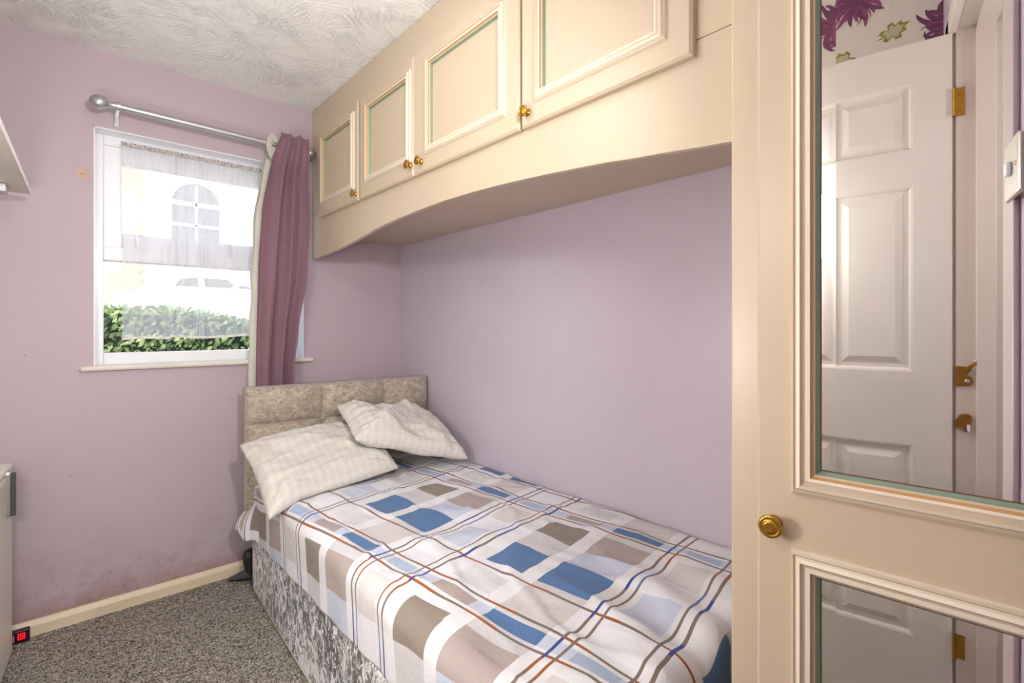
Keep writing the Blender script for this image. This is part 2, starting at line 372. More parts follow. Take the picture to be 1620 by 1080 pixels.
# skirting
def skirt(name,a,b,n):
    a,b,n=Vector(a),Vector(b),Vector(n); prof=[(0,0),(.016,0),(.016,.040),(.012,.050),(.006,.058),(0,.060)]
    bm=nb(); A=[bm.verts.new(a+n*p+Vector((0,0,h))) for p,h in prof]; B=[bm.verts.new(b+n*p+Vector((0,0,h))) for p,h in prof]
    bm.faces.new(A);bm.faces.new(B[::-1])
    for i in range(len(prof)): bm.faces.new((A[i],B[i],B[(i+1)%len(prof)],A[(i+1)%len(prof)]))
    bmesh.ops.recalc_face_normals(bm,faces=bm.faces[:]); return obj(name,bm,M['skirt'],kind='structure')
skirt('baseboard_north',(Wx,N,0),(E,N,0),(0,-1,0)); skirt('baseboard_east',(E,.4,0),(E,N-.02,0),(-1,0,0)); skirt('baseboard_west',(Wx,0,0),(Wx,N-.02,0),(1,0,0))
# west wall with printed wallpaper
bm=bx((Wx-.1,-.12,-.02),(Wx,N,H+.05))
def petal(cy,cz,ang,L,wd,curl,mi,lift):
    pts=[];n=9
    for i in range(n+1):
        t=i/n; a=ang+curl*t*t; rr=L*t
        y=cy+math.cos(ang)*rr*.55+math.cos(a)*rr*.45; z=cz+math.sin(ang)*rr*.55+math.sin(a)*rr*.45
        wv=wd*(.35+.9*math.sin(math.pi*min(1,t*.86+.10)))*(1 if t<.93 else .55)
        nx,ny=-math.sin(a),math.cos(a); pts.append(((y+nx*wv/2,z+ny*wv/2),(y-nx*wv/2,z-ny*wv/2)))
    x=Wx+.0006+lift
    vv=[[bm.verts.new((x,p[0],p[1])) for p in q] for q in pts]
    for a,b in zip(vv,vv[1:]):
        f=bm.faces.new((a[0],a[1],b[1],b[0])); f.material_index=mi
def flower(cy,cz,S,ma,mb):
    for kx in range(30):
        a=2*math.pi*kx/30*1.0+random.uniform(-.06,.06); L=S*random.uniform(.62,1.0); petal(cy,cz,a,L,S*.105,random.uniform(-1.9,1.9),ma if kx%3 else mb,.00002*kx)
        if kx%2==0: petal(cy,cz,a+.05,L*.93,S*.030,random.uniform(-1.0,1.0),3 if ma==1 else 1,.001+.00002*kx)
def leafp(cy,cz,S,rot):
    out=[(0,-1),(.12,-.55),(.45,-.75),(.62,-.42),(.42,-.18),(.85,-.1),(.92,.2),(.5,.25),(.66,.62),(.34,.62),(.1,1),(-.12,.6),(-.45,.66),(-.5,.3),(-.86,.28),(-.8,-.06),(-.42,-.12),(-.62,-.5),(-.34,-.68),(-.1,-.5)]
    for s,mi,l in((1,4,.0006),(.72,5,.0011)):
        c=math.cos(rot);q=math.sin(rot); vv=[bm.verts.new((Wx+l,cy+S*s*(u*.7*c-v*q),cz+S*s*(u*.7*q+v*c))) for u,v in out]
        ctr=bm.verts.new((Wx+l,cy,cz))
        for i in range(len(vv)): f=bm.faces.new((ctr,vv[i],vv[(i+1)%len(vv)])); f.material_index=mi
for (fy,fz,S,a,b) in((.235,2.345,.120,1,2),(-.035,2.175,.130,2,3),(.42,2.29,.115,2,1),(.62,2.08,.12,1,2),(.95,2.3,.12,1,2),(1.3,2.0,.12,2,1),(.8,1.6,.12,2,1),(1.7,2.25,.12,1,2),(1.2,1.45,.12,1,2),(1.75,1.55,.12,1,2),(2.2,2.0,.12,2,1)):
    flower(fy,fz,S,a,b)
for (ly,lz,S,rt) in((.127,2.203,.050,1.2),(.262,2.150,.048,-.9),(.5,2.0,.05,.4),(1.1,1.8,.05,.9),(1.5,1.75,.05,-.5),(.36,2.2,.02,.3),(1.95,1.8,.05,.7)): leafp(ly,lz,S,rt)
# stem and sheet seam
box(bm,(Wx,.325,1.0),(Wx+.0005,.327,H)); 
obj('wall_west',bm,[M['paper'],M['petal'],M['petal2'],M['petal2'],M['leaf_o'],M['leaf_i']],kind='structure')
# south wall: left stub, right stub, lintel
bm=nb(); box(bm,(Wx,-.11,0),(-.105,0,H)); box(bm,(.600,-.11,0),(.785,.0,H)); box(bm,(-.105,-.11,2.035),(.600,0,H))
obj('wall_south',bm,M['lilac_e'],kind='structure')
obj('wall_wardrobe_recess',bx((.785,-.30,0),(E,-.26,H)),M['lilac_e'],kind='structure')
# landing beyond the doorway
bm=nb(); box(bm,(-.9,-1.5,0),(.785,-1.42,H)); box(bm,(-.5,-1.42,0),(Wx,-.11,H)); box(bm,(.785,-1.42,0),(.85,-.26,H)); obj('wall_landing',bm,M['lilac_e'],kind='structure')
# door frame
bm=nb(); 
box(bm,(-.105,-.12,0),(-.075,.002,2.035)); box(bm,(-.075,-.075,0),(-.060,-.037,2.01)); box(bm,(.570,-.12,0),(.600,.002,2.035)); box(bm,(.557,-.075,0),(.570,-.037,2.01))
box(bm,(-.105,-.12,2.010),(.600,.002,2.035)); box(bm,(-.075,-.075,1.995),(.570,-.037,2.010))
obj('trim_3',bm,M['jamb'],kind='structure',bev=.002)
bm=nb()
box(bm,(-.150,0,0),(-.085,.016,2.055))
box(bm,(-.150,0,2.0),(.655,.016,2.060))
for a,b in(((-.150,-.126,0),(-.085,-.11,2.055)),((.565,-.126,0),(.632,-.11,2.055)),((-.150,-.126,2.0),(.632,-.11,2.060))): box(bm,a,b)
obj('trim_4',bm,M['jamb'],kind='structure',bev=.005)
# room door, open at a right angle into the room
dr=empty('door_1',(-.09,.007,0),kind='structure')
obj('trim_6',bx((.580,0,0),(.655,.008,2.0)),M['greycase'],kind='structure',bev=.003)
bm=nb(); dx=-.070; U=(0,1,0);V=(0,0,1);Nn=(1,0,0); y0=.009; wd=.61; dt=2.000; db=.012
ya=[y0,y0+.080,y0+.080+.187,y0+.080+.187+.076,y0+wd-.080,y0+wd]; za=[db,.375,.897,1.099,1.610,1.706,1.890,dt]
for si,(xx,sg) in enumerate(((dx,1),(dx-.036,-1))):
    for i in range(5):
        for j in range(7):
            a=(ya[i],za[j]);b=(ya[i+1],za[j+1])
            if i in(1,3) and j in(1,3,5):
                r=(a[0],a[1],b[0],b[1]); seq=[(*r,0,0),inset(r,.006,-.002,0),inset(r,.010,-.009,0),inset(r,.020,-.0095,0),inset(r,.024,-.0085,0),inset(r,.040,-.002,0),inset(r,.042,-.002,0)]
                seq=[s[:4]+(s[4],0) for s in seq]
                rings(bm,(xx,0,0),U,V,(sg,0,0),seq,0,False)
            else:
                vv=[bm.verts.new((xx,p,q)) for p,q in((a[0],a[1]),(b[0],a[1]),(b[0],b[1]),(a[0],b[1]))]; bm.faces.new(vv if sg>0 else vv[::-1])
box(bm,(dx-.0359,y0,db),(dx-.0001,y0+.002,dt)); box(bm,(dx-.0359,y0+wd-.002,db),(dx-.0001,y0+wd,dt)); box(bm,(dx-.0359,y0,dt-.002),(dx-.0001,y0+wd,dt)); box(bm,(dx-.0359,y0,db),(dx-.0001,y0+wd,db+.002))
obj('door_panel',bm,M['door'],dr)
for zc in(1.815,1.035,.385):
    bm=nb()
    if zc!=1.035:
        box(bm,(-.0752,-.016,zc-.037),(-.0728,.004,zc+.037)); lathe(bm,[(.0045,0),(.0045,.074)],(-.067,.004,zc-.037),(0,0,1),12)
        for dz in(-.022,0,.022): lathe(bm,[(.0035,0),(.003,.0012),(.0005,.0014)],(-.0728,-.007,zc+dz),(1,0,0),10)
        obj('hinge',bm,M['brass'],dr)
# brass shapes made up where remains of the mirrored camera showed
lt=empty('camera_remnant',(-.066,.0,1.09),'aged brass plate with bent arm, made up for remains of the mirrored camera, on the white door frame','camera remnant')
bm=nb(); prism(bm,[(-.0745,.003,1.066),(-.0745,-.028,1.068),(-.0745,-.033,1.078),(-.0745,-.030,1.090),(-.0745,-.020,1.097),(-.0745,-.030,1.113),(-.0745,-.014,1.118),(-.0745,.003,1.119)],(.004,0,0)); obj('plate',bm,M['oldbrass'],lt,bev=.001)
bm=nb(); prism(bm,[(-.070,-.012,1.112),(-.066,-.036,1.132),(-.066,-.039,1.126),(-.070,-.018,1.104)],(.006,0,0)); lathe(bm,[(.0085,0),(.0095,.003),(.008,.006),(.002,.007)],(-.068,-.040,1.131),(1,0,0),16,1); obj('arm',bm,[M['oldbrass'],M['steel']],lt,bev=.001)
bm=nb(); lathe(bm,[(.005,0),(.006,.002),(.003,.003)],(-.0705,-.020,1.080),(1,0,0),12); obj('screw',bm,M['steel'],lt,True)
ct=empty('camera_remnant_low',(-.066,-.01,.97),'small twisted brass shape with a pale tongue, made up for remains of the mirrored camera, low on the white door frame','catch')  # second made-up brass shape, stands in for the mirrored camera's remains
bm=nb(); prism(bm,[(-.0745,.003,.975),(-.0745,-.006,.992),(-.0745,-.020,.995),(-.0745,-.029,.990),(-.0745,-.028,.972),(-.0745,-.018,.966),(-.0745,-.018,.945),(-.0745,-.010,.958),(-.0745,.003,.955)],(.010,0,0)); obj('body',bm,M['oldbrass'],ct,bev=.0015)
bm=nb(); prism(bm,[(-.070,-.019,.968),(-.070,-.025,.966),(-.070,-.025,.948),(-.070,-.020,.951)],(.004,0,0)); obj('tongue',bm,M['white_edge'],ct)
# light switch by the doorway
sw=empty('light_switch',(.69,.004,1.39),'brushed metal light switch plate on the wall beside the doorway, seen in the mirror','light switch')
sx0,sx1,sz0,sz1=.655,.740,1.402,1.484
bm=bx((sx0+.004,0,sz0+.004),(sx1-.004,.010,sz1-.004)); obj('back_box',bm,M['oldbrass'],sw)
bm=bx((sx0,.010,sz0),(sx1,.017,sz1)); obj('face_plate',bm,M['steel'],sw,bev=.003)
bm=bx((.688,.017,1.433),(.706,.023,1.452)); obj('rocker',bm,M['upvc'],sw,bev=.002)
for xx in(.664,.730):
    bm=nb(); lathe(bm,[(.004,0),(.003,.0015)],(xx,.0165,1.443),(0,1,0),12); obj('screw',bm,M['brass'],sw)
# ================================================================== WINDOW
wn=empty('window_1',(x0,N+.09,z0),kind='structure'); fy0=N+.085
def frame(bm,ax,az,bx_,bz,wd,ya,yb):
    box(bm,(ax,ya,az),(ax+wd,yb,bz)); box(bm,(bx_-wd,ya,az),(bx_,yb,bz)); box(bm,(ax+wd,ya,az),(bx_-wd,yb,az+wd)); box(bm,(ax+wd,ya,bz-wd),(bx_-wd,yb,bz))
bm=nb(); fw=.048
box(bm,(x0,fy0,z0),(x0+.036,fy0+.065,z1)); box(bm,(x1-.036,fy0,z0),(x1,fy0+.065,z1)); box(bm,(x0+.036,fy0,z0),(x1-.036,fy0+.065,z0+.058)); box(bm,(x0+.036,fy0,z1-.045),(x1-.036,fy0+.065,z1))
box(bm,(x0+.036,fy0,1.520),(x1-.036,fy0+.065,1.582))
obj('window_frame',bm,M['upvc'],wn,bev=.004)
bm=nb(); frame(bm,x0+.033,1.578,x1-.033,2.034,.070,fy0+.014,fy0+.075)
obj('sash',bm,M['upvc'],wn,bev=.006)
bm=bx((x0+.099,fy0+.045,1.644),(x1-.099,fy0+.051,1.968)); obj('pane',bm,M['glass'],wn)
bm=bx((x0+.036,fy0+.045,z0+.058),(x1-.036,fy0+.051,1.520)); obj('pane',bm,M['glass'],wn)
for xx in(.245,.62):
    bm=nb(); prism(bm,[(xx,fy0-.004,1.578),(xx+.012,fy0-.004,1.578),(xx+.004,fy0-.012,1.640),(xx-.006,fy0-.012,1.640)],(0,.006,0)); obj('stay_peg',bm,M['steel'],wn,bev=.001)
# net curtain
nc=empty('net_curtain',(.19,N+.045,2.04),'sheer white voile half-window net curtain gathered on a wire in the window recess','net curtain')
def netx(u): return .186+u*(.80-.186)
def nfold(u,v):
    big=math.exp(-((u-.34)/.055)**2)*.014*math.sin(u*95)+math.exp(-((u-.52)/.05)**2)*.011*math.sin(u*110)
    return big+.008*math.sin(u*34+2*math.sin(u*9))*(.35+.65*min(1,v*2.5))+.002*math.sin(u*150)*max(0,1-v*5)
def netf(u,v):
    gx=u+.022*math.sin(u*18+v*1.3)*min(1,v*2)+.003*math.sin(u*40+1)
    zb=1.172+.006*math.sin(u*9)+(-.006 if u<.3 else .004)
    return Vector((netx(gx)-.012*v*(1-u),N+.045+nfold(u,v),2.032*(1-v)+zb*v))
bm=nb(); sheet(bm,240,50,netf); obj('voile',bm,M['voile'],nc,True)
bm=nb(); sheet(bm,240,3,lambda u,v:Vector((netx(u),N+.040+.004*math.sin(u*260)-.003*v,2.044-.018*v+.0025*math.sin(u*330+v*3)))); o=obj('gathered_heading',bm,M['heading'],nc,True); solid(o,.002)
bm=nb(); sheet(bm,240,1,lambda u,v:netf(u,1)+Vector((0,-.001,.012*v-.001))); obj('hem',bm,M['lining'],nc,True)
# curtain pole
cr=empty('curtain_pole',(.54,2.64,2.14),'silver metal curtain pole with round ball finials above the window','curtain pole')
def zr(x): return 2.146-.010*(x-.12)/.83
bm=nb(); lathe(bm,[(.0135,0),(.0135,.12)],(.148,2.64,zr(.148)),(1,0,-.012),20); lathe(bm,[(.0158,0),(.0158,.69)],(.235,2.64,zr(.235)),(1,0,-.012),24); obj('pole',bm,M['silver'],cr,True,auto=40)
for xx,sg in((.150,-1),(.911,1)):
    bm=nb(); pr=[(.008,0),(.012,.002),(.012,.005),(.009,.007),(.012,.009),(.012,.011)]
    pr+=[(.029*math.sin(t),.014+.030-.033*math.cos(t)) for t in [math.pi*i/14 for i in range(2,15)]]
    lathe(bm,pr,(xx,2.64,zr(xx)),(sg,0,0),28); obj('finial',bm,M['silver'],cr,True)
for xx in(.168,.915):
    bm=nb(); lathe(bm,[(.0185,0),(.0185,.016)],(xx-.008,2.64,zr(xx)),(1,0,0),24); box(bm,(xx-.006,2.64,zr(xx)-.010),(xx+.006,N-.004,zr(xx)+.004)); obj('bracket',bm,M['silver'],cr,bev=.001)
    bm=bx((xx-.010,N-.005,zr(xx)-.055),(xx+.010,N-.0001,zr(xx)+.012)); obj('bracket_plate',bm,M['silver'],cr,bev=.004)
# plum curtain with cream lining
pc=empty('curtain',(.82,2.64,.5),'plum woven eyelet curtain with cream lining bunched at the right of the window','curtain')
def lerpk(z,ks):
    for (za_,va),(zb_,vb_) in zip(ks,ks[1:]):
        if z<=za_ and z>=zb_: t=(za_-z)/(za_-zb_); t=t*t*(3-2*t)*.5+t*.5; return va+(vb_-va)*t
    return ks[-1][1] if z<ks[-1][0] else ks[0][1]
CL=[(2.2,.800),(2.05,.760),(1.8,.722),(1.5,.706),(1.1,.697),(.5,.690)]
CRr=[(2.2,.930),(2.05,.938),(1.8,.950),(1.5,.935),(1.2,.890),(1.0,.866),(.5,.85)]
def cfold(u,z):
    d=.8+.4*fb(u*3,0,z*.8); a=.036+.006*math.sin(z*3)
    return a*math.sin(u*2*math.pi*2.7+.7*math.sin(z*1.7)+.5*fb(u*2,3,z*1.5))*d+.003*math.sin(u*2*math.pi*7+z*2)
def curt(u,v,wl=0,wr=0,dy=0):
    z=2.190-(2.190-.42)*v; zz=z
    l=lerpk(z,CL)-wl*(1.0 if z<2.1 else .4); r=lerpk(z,CRr)+wr
    x=l+(r-l)*(u+.018*math.sin(u*2*math.pi*3.2+1.2+z))
    pinch=max(0,(z-2.12)/.07); y=2.632+cfold(u,z)*(1-.5*max(0,min(1,(z-2.0)/.1)))-.044*max(0,min(1,(z-2.0)/.1))*(1 if dy==0 else 0)+dy*(1-.6*max(0,pinch))
    if z>2.13: z+= .004*math.sin(u*2*math.pi*1.6+.9)*min(1,(z-2.13)/.04)
    return Vector((x,y,z))
bm=nb(); sheet(bm,150,90,curt); o=obj('plum_panel',bm,M['plum'],pc,True); solid(o,.002)
bm=nb(); sheet(bm,110,80,lambda u,v:curt(u,v,.022,.016,.048)+Vector((.003*math.sin(v*44)*(1 if u<.1 else 0),0,0)))
o=obj('lining',bm,M['lining'],pc,True,label='cream lining showing at both edges'); solid(o,.0015)
bm=nb(); # pale heading tongue with eyelet at the left end
sheet(bm,14,14,lambda u,v:Vector((.752+.045*u+.012*v*(1-u)-.02*math.sin(v*3.1)*(1-u),2.612+.02*u+.015*v,2.188-.12*v-(.02*(u-.35)**2*4))))
o=obj('heading_tab',bm,M['lining'],pc,True); solid(o,.002)
bm=nb(); lathe(bm,[(.017,0),(.022,0),(.024,.002),(.022,.004),(.017,.004)],(.764,2.64,2.140),(1,0,0),24); obj('eyelet',bm,M['steel'],pc,True)
# wall patch where a fitting was removed
bm=nb(); prism(bm,[(.040,N,1.890),(.078,N,1.888),(.080,N,1.838),(.041,N,1.842)],(0,-.0012,0)); lathe(bm,[(.007,0),(.005,.004)],(.055,N-.001,1.865),(0,-1,0),10)
obj('trim_5',bm,M['plaster'],kind='structure')
# ================================================================== OVERHEAD CUPBOARD
oc=empty('overhead_cupboard',(1.27,1.56,1.60),'cream fitted cupboard row bridging over the bed, with an arched valance','cupboard')
xF=1.004; ys,ye=.395,N-.001
AR=[(2.739,1.590),(2.70,1.5935),(2.60,1.597),(2.5,1.603),(2.35,1.612),(2.216,1.624),(2.08,1.640),(1.953,1.655),(1.8,1.664),(1.65,1.670),(1.475,1.673),(1.3,1.670),(1.135,1.662),(1.0,1.653),(.879,1.643),(.76,1.632),(.681,1.622),(.60,1.614),(.522,1.605),(.44,1.597),(.395,1.595)]
pts=[(xF,y,z) for y,z in AR]+[(xF,ys,1.835),(xF,ye,1.835)]
bm=nb(); prism(bm,pts[::-1],(.020,0,0)); obj('valance',bm,M['cream'],oc,bev=.0025)
bm=bx((xF,ys,1.8362),(xF+.02,ye,H-.002)); obj('front_rail',bm,M['cream'],oc)
bm=bx((xF+.02,ys,1.727),(E-.001,ye,1.745)); obj('underside_board',bm,M['cream2'],oc,label='plain underside board over the bed')
MM=[M['cream'],M['gold'],M['cream_hi'],M['green']]
KP=[(.0,0),(.0105,0),(.0115,.0015),(.0085,.004),(.0055,.008),(.005,.013),(.008,.017),(.0145,.0185),(.0165,.021),(.0160,.0235),(.0125,.0245),(.0115,.0235),(.0095,.0245),(.0085,.0262),(.0060,.0268),(.0045,.0262),(.0,.0275)]
DRS=[(2.603,2.126,2.548,2.158,2.140,1.827),(2.106,1.647,2.045,1.660,1.662,1.840),(1.643,1.058,1.557,1.112,1.585,1.836),(1.048,.521,.991,.578,1.018,1.833)]
for di,(a,b,ma,mb,ky,kz) in enumerate(DRS):
    x_=.982; zlo,zhi=1.797,2.252
    bm=nb(); O=(x_,a,0); U=(0,-1,0); V=(0,0,1); Nn=(-1,0,0)
    r=(0,zlo,a-b,zhi); mr=(a-ma,1.852,a-mb,2.208)
    seq=[(*r,-.0215,0),(*r,-.006,0),inset(r,.006,0,0),(*mr,0,0)]+[inset(mr,d,h,mi) for d,h,mi in MOULD]
    rings(bm,O,U,V,Nn,seq,0,True)
    d=obj('cupboard_door',bm,MM,oc)
    bm=nb(); lathe(bm,KP,(x_,ky,kz),(-1,0,0),26); obj('knob',bm,M['brass'],d,True)
# ================================================================== WARDROBE
th=R(-5.7); nV=Vector((math.cos(th),-math.sin(th),0)); dV=Vector((math.sin(th),math.cos(th),0))   # nV points away from the room
wr=empty('wardrobe',(1.1,.13,0),'cream fitted wardrobe with mirrored door ajar, at the right beside the bed','wardrobe')
bm=nb(); box(bm,(.862,.3646,.0),(E-.001,.3826,H-.002)); obj('side_panel',bm,M['cream2'],wr)
bm=nb(); box(bm,(.862,-.255,.0),(E-.001,-.240,H-.002)); obj('side_panel',bm,M['cream2'],wr)
bm=bx((.860,.300,0),(.880,.3826,H-.002)); obj('front_post',bm,M['cream2'],wr,bev=.003)
bm=bx((.860,-.255,0),(.880,-.14,H-.002)); obj('front_post',bm,M['cream2'],wr,bev=.003)
bm=bx((.862,-.14,2.30),(.880,.300,H-.002)); obj('top_rail',bm,M['cream2'],wr)
bm=bx((.862,-.14,0),(.880,.300,.07)); obj('plinth',bm,M['cream2'],wr)
bm=bx((1.52,-.24,.0),(1.54,.3646,H-.01)); obj('back_panel',bm,M['cream2'],wr)
Dd=.835; O=nV*Dd; tl=(Vector((.807,.319,0))-O).dot(dV)   # left edge distance along the door
wdD=.46; U=-dV; V=Vector((0,0,1)); NN=-nV; OO=O+dV*tl
def dedge(y): return (Vector(((.835-.0993*y)/.995,y,0))-O).dot(dV)
mo=tl-dedge(.2715)         # stile width
r=(0,.075,wdD,2.29)
up=(mo,.972,wdD-mo,2.20); lo=(mo,.16,wdD-mo,.888)
bm=nb(); 
# slab with two openings
def quad(a,b,c,d,h=0): 
    f=bm.faces.new([bm.verts.new(OO+U*p[0]+V*p[1]+NN*h) for p in(a,b,c,d)]); return f
us=[0,.004,mo,wdD-mo,wdD-.004,wdD]
seqo=[(*r,-.020,0),(*r,-.004,0),inset(r,.004,0,0)]
rings(bm,OO,U,V,NN,seqo,None,True)
ri=inset(r,.004,0,0)
quad((ri[0],ri[1]),(mo,ri[1]),(mo,ri[3]),(ri[0],ri[3])); quad((wdD-mo,ri[1]),(ri[2],ri[1]),(ri[2],ri[3]),(wdD-mo,ri[3]))
for a,b in((ri[1],lo[1]),(lo[3],up[1]),(up[3],ri[3])): quad((mo,a),(wdD-mo,a),(wdD-mo,b),(mo,b))
MM2=[M['cream2'],M['gold'],M['cream_hi'],M['green'],M['crack']]
MO2=MOULD+[(.0385,-.0078,4)]
for rr in(lo,up): rings(bm,OO,U,V,NN,[(*rr,0,0)]+[inset(rr,d,h,mi) for d,h,mi in MO2],None,False)
wd_=obj('wardrobe_door',bm,MM2,wr)
for rr in(lo,up):
    q=inset(rr,.0355,-.0070,0); bm=nb()
    hb=.019
    rings(bm,OO,U,V,NN,[inset(rr,.034,-.012,0),inset(rr,.034,-.0085,0),inset(rr,.0375,-.0085,0),inset(rr,.0375+hb,-.0075,0)],0,True)
    obj('mirror',bm,M['mirror'],wd_,label='bevelled mirror')
bm=nb(); kp=OO+U*(tl-dedge(.294))+V*.920
KP2=[(r_*1.03,h*1.05) for r_,h in KP]; lathe(bm,KP2,kp,NN,32); obj('knob',bm,M['brass'],wd_,True)
# ================================================================== BED
bd=empty('bed',(1.08,1.5,0),'single divan bed in silver crushed velvet with beige tufted headboard, along the right wall','bed')
ba=R(-2.0); c_,s_=math.cos(ba),math.sin(ba); P0=Vector((.650,2.50,0))
def B(u,l,z): return Vector((P0.x+u*c_+l*s_,P0.y+u*s_-l*c_,z))   # u across, l towards the foot
Mb=Matrix(((c_,s_,0,P0.x),(s_,-c_,0,P0.y),(0,0,1,0),(0,0,0,1)))
bm=nb(); pts=[(0,0),(.875,0),(.875,1.93),(0,1.93)]
def loopz(z,dd): return [bm.verts.new(B(u+(dd if u<.4 else -dd),l+(dd if l<1 else -dd),z)) for u,l in pts]
Ls=[loopz(z,d) for z,d in((.004,.008),(.012,.0),(.322,0),(.33,.008))]
for a,b in zip(Ls,Ls[1:]):
    for i in range(4): bm.faces.new((a[i],a[(i+1)%4],b[(i+1)%4],b[i]))
bm.faces.new(Ls[0][::-1]); bm.faces.new(Ls[-1]); bmesh.ops.recalc_face_normals(bm,faces=bm.faces[:])
obj('divan_base',bm,M['divan'],bd)
bm=nb(); 
for (u,l) in((-.0015,-.0015),): 
    a=B(u,l,0.012); lathe(bm,[(.0035,0),(.0035,.31)],a,(0,0,1),8)
a=B(-.001,0,.010); bdir=(B(0,1,0)-B(0,0,0)); lathe(bm,[(.0035,0),(.0035,1.93)],a,bdir,8); obj('piping',bm,M['divan_trim'],bd,True)
bm=nb(); sheet(bm,2,2,lambda u,v:B(.012+.85*u,.012+1.90*v,.508)); 
bmesh.ops.solidify(bm,geom=bm.faces[:],thickness=.17); obj('mattress',bm,M['lining'],bd,bev=.03)
# headboard: tufted 3 x 3
hb=.920; ha=R(-4.0)
hc,hs=math.cos(ha),math.sin(ha)
def Hb(u,d,z): return Vector((.612+u*hc+d*hs*-1*-1,2.482+u*hs-d*hc,z)) if False else Vector((.612+u*hc+d*hs,2.482+u*hs-d*hc,z))  # d towards the foot
cu=[0,.340,.660,.920]; cz=[.38,.585,.775,.952]
def tuft(u,z):
    def seam(v,ks,w=.035):
        m=min(abs(v-k_) for k_ in ks); return 1-math.exp(-(m/w)**1.1*1.6) if m<1 else 1
    i=max(j for j in range(3) if cu[j]<=u+1e-6); j_=max(j for j in range(3) if cz[j]<=z+1e-6)
    a=(u-cu[i])/(cu[i+1]-cu[i]); b=(z-cz[j_])/(cz[j_+1]-cz[j_])
    a=min(max(a,0),1);b=min(max(b,0),1)
    pu=(max(0,4*a*(1-a)))**.42; pz=(max(0,4*b*(1-b)))**.36
    return pu*pz
bm=nb()
def hbf(u,v):
    uu=hb*u; zz=.38+.572*v; t=tuft(uu,zz)
    zz2=zz-(.006*(1-t) if v>.9 else 0)
    return Hb(uu,-.006+.054*t+.0015*fb(uu*30,0,zz*30),zz2)
g=sheet(bm,140,90,hbf)
# sides and back
rim=[g[0][i] for i in range(141)]+[g[j][140] for j in range(1,91)]+[g[90][i] for i in range(139,-1,-1)]+[g[j][0] for j in range(89,0,-1)]
bk=[]
for v in rim:
    d=Vector((hs,-hc,0)); bk.append(bm.verts.new(v.co-d*.060))
n_=len(rim)
for i in range(n_): bm.faces.new((rim[i],bk[i],bk[(i+1)%n_],rim[(i+1)%n_]))
bm.faces.new(bk[::-1]); bmesh.ops.recalc_face_normals(bm,faces=bm.faces[:])
hd=obj('headboard',bm,M['velvet'],bd,True)
for uu in(.340,.660):
    for zz in(.775,.585):
        bm=nb(); lathe(bm,[(.010,0),(.0125,.003),(.011,.008),(.006,.011),(.0005,.012)],Hb(uu,.008,zz),(hs,-hc,0),16); obj('button',bm,M['velvet'],hd,True)
for uu in(.2,.73):
    bm=nb(); p1=Hb(uu,-.045,.02);p2=Hb(uu+.05,-.030,.42); box(bm,tuple(p1),tuple(p2)); obj('strut',bm,M['dkgrey'],bd)
# fitted plaid sheet over the mattress
ZT=.535
def xl(y): return .652-.030*(2.5-y)       # left face of the mattress
def yf(x): return .50-.03*(x-1.0)
rc=.055
def drop(a):
    """arc length a past the start of the bend -> (outward, down)"""
    q=rc*math.pi/2
    if a<=0: return (0,0)
    if a<q: t=a/rc; return (rc*math.sin(t),rc*(1-math.cos(t)))
    return (rc,rc+(a-q))
def bedpt(u,v):
    y=2.485-(2.485-.30)*v*1.0
    # foot drop
    yfe=yf(1.0)+rc; al=max(0,yfe-y); oy,dzf=drop(al); yy=y if al==0 else yfe-oy
    xr=1.536; xe=xl(yy)+rc-.006; top=xr-xe
    hem=.258+.058*(2.5-yy)/1.0
    hem=min(hem,.335)
    side=(ZT-hem)+rc*(math.pi/2-1)
    s=u*(top+side); a=max(0,s-top); ox,dz=drop(a); x=xr-s if a==0 else xe-ox
    flat=1 if a==0 else 0
    pu=xr-s; pv=y
    U_=pu+.095*(pv-1.2); V_=pv-.13*(pu-1.1) 
    # wrinkles
    h=0
    if a<=0:
        h+=.008*fb(x*1.0,yy*1.0,3,3.0)+.006*fb(x+yy*.6,yy*.4-x*.9,7,11)+.006*max(0,1-4*abs(fb(x*1.2-yy*.5,yy*.7+x*.5,2,5)))
        h+=.010*math.exp(-((x-1.02)/.13)**2-((yy-1.42)/.22)**2)*math.sin(24*(x*.5+yy*.9))
        h+=.014*max(0,1-abs(yy-.62)/.3)*max(0,1-abs(x-1.05)/.45)*math.sin(34*(x-.25*yy)) 
        ed=min(1,(1.536-x)/.05); h+=-.004*(1-ed)
    z=ZT+h*max(0,1-a*12)-dz-(dzf if dzf<.1 else dzf)
    outx=0
    if a>0:
        k_=min(1,a/.10); outx=k_*(.004*fb(yy*5,z*2,5)+.0025*math.sin(yy*31+2*math.sin(yy*5))*k_+.003)
        z-=0
    if dzf>0:
        yy-= min(1,dzf/.1)*(.008*math.sin(x*26)+.006*fb(x*9,z*4,2))
    return Vector((x-outx,yy,max(z,.20))),(U_,V_)
bm=nb(); sheet(bm,170,230,lambda u,v:bedpt(u,v)[0],lambda u,v:bedpt(u,v)[1])
o=obj('bed_sheet',bm,M['plaid'],None,True,label='blue, grey and white plaid cotton sheet covering the bed',cat='bed sheet',origin=(1.08,1.5,.5)); solid(o,.003)
# loose corner of the sheet hanging at the head end is part of it: separate fold mesh as child
bm=nb()
def flapf(u,v):
    a=Vector((.660,2.40,.47)).lerp(Vector((.642,2.53,.40)),u); b=Vector((.640,2.36,.262)).lerp(Vector((.592,2.50,.305)),u)
    p=a.lerp(b,v); p.x-=.030*math.sin(u*2.6)*math.sin(v*2.6)+.012*u*v; p.z+=.012*math.sin(u*9)*v; return p
sheet(bm,20,20,flapf,lambda u,v:(.50+.2*u+.1,2.3+.25*v))
f_=obj('sheet_corner',bm,M['plaid'],o,True,label='loose corner hanging off the head end'); solid(f_,.002)
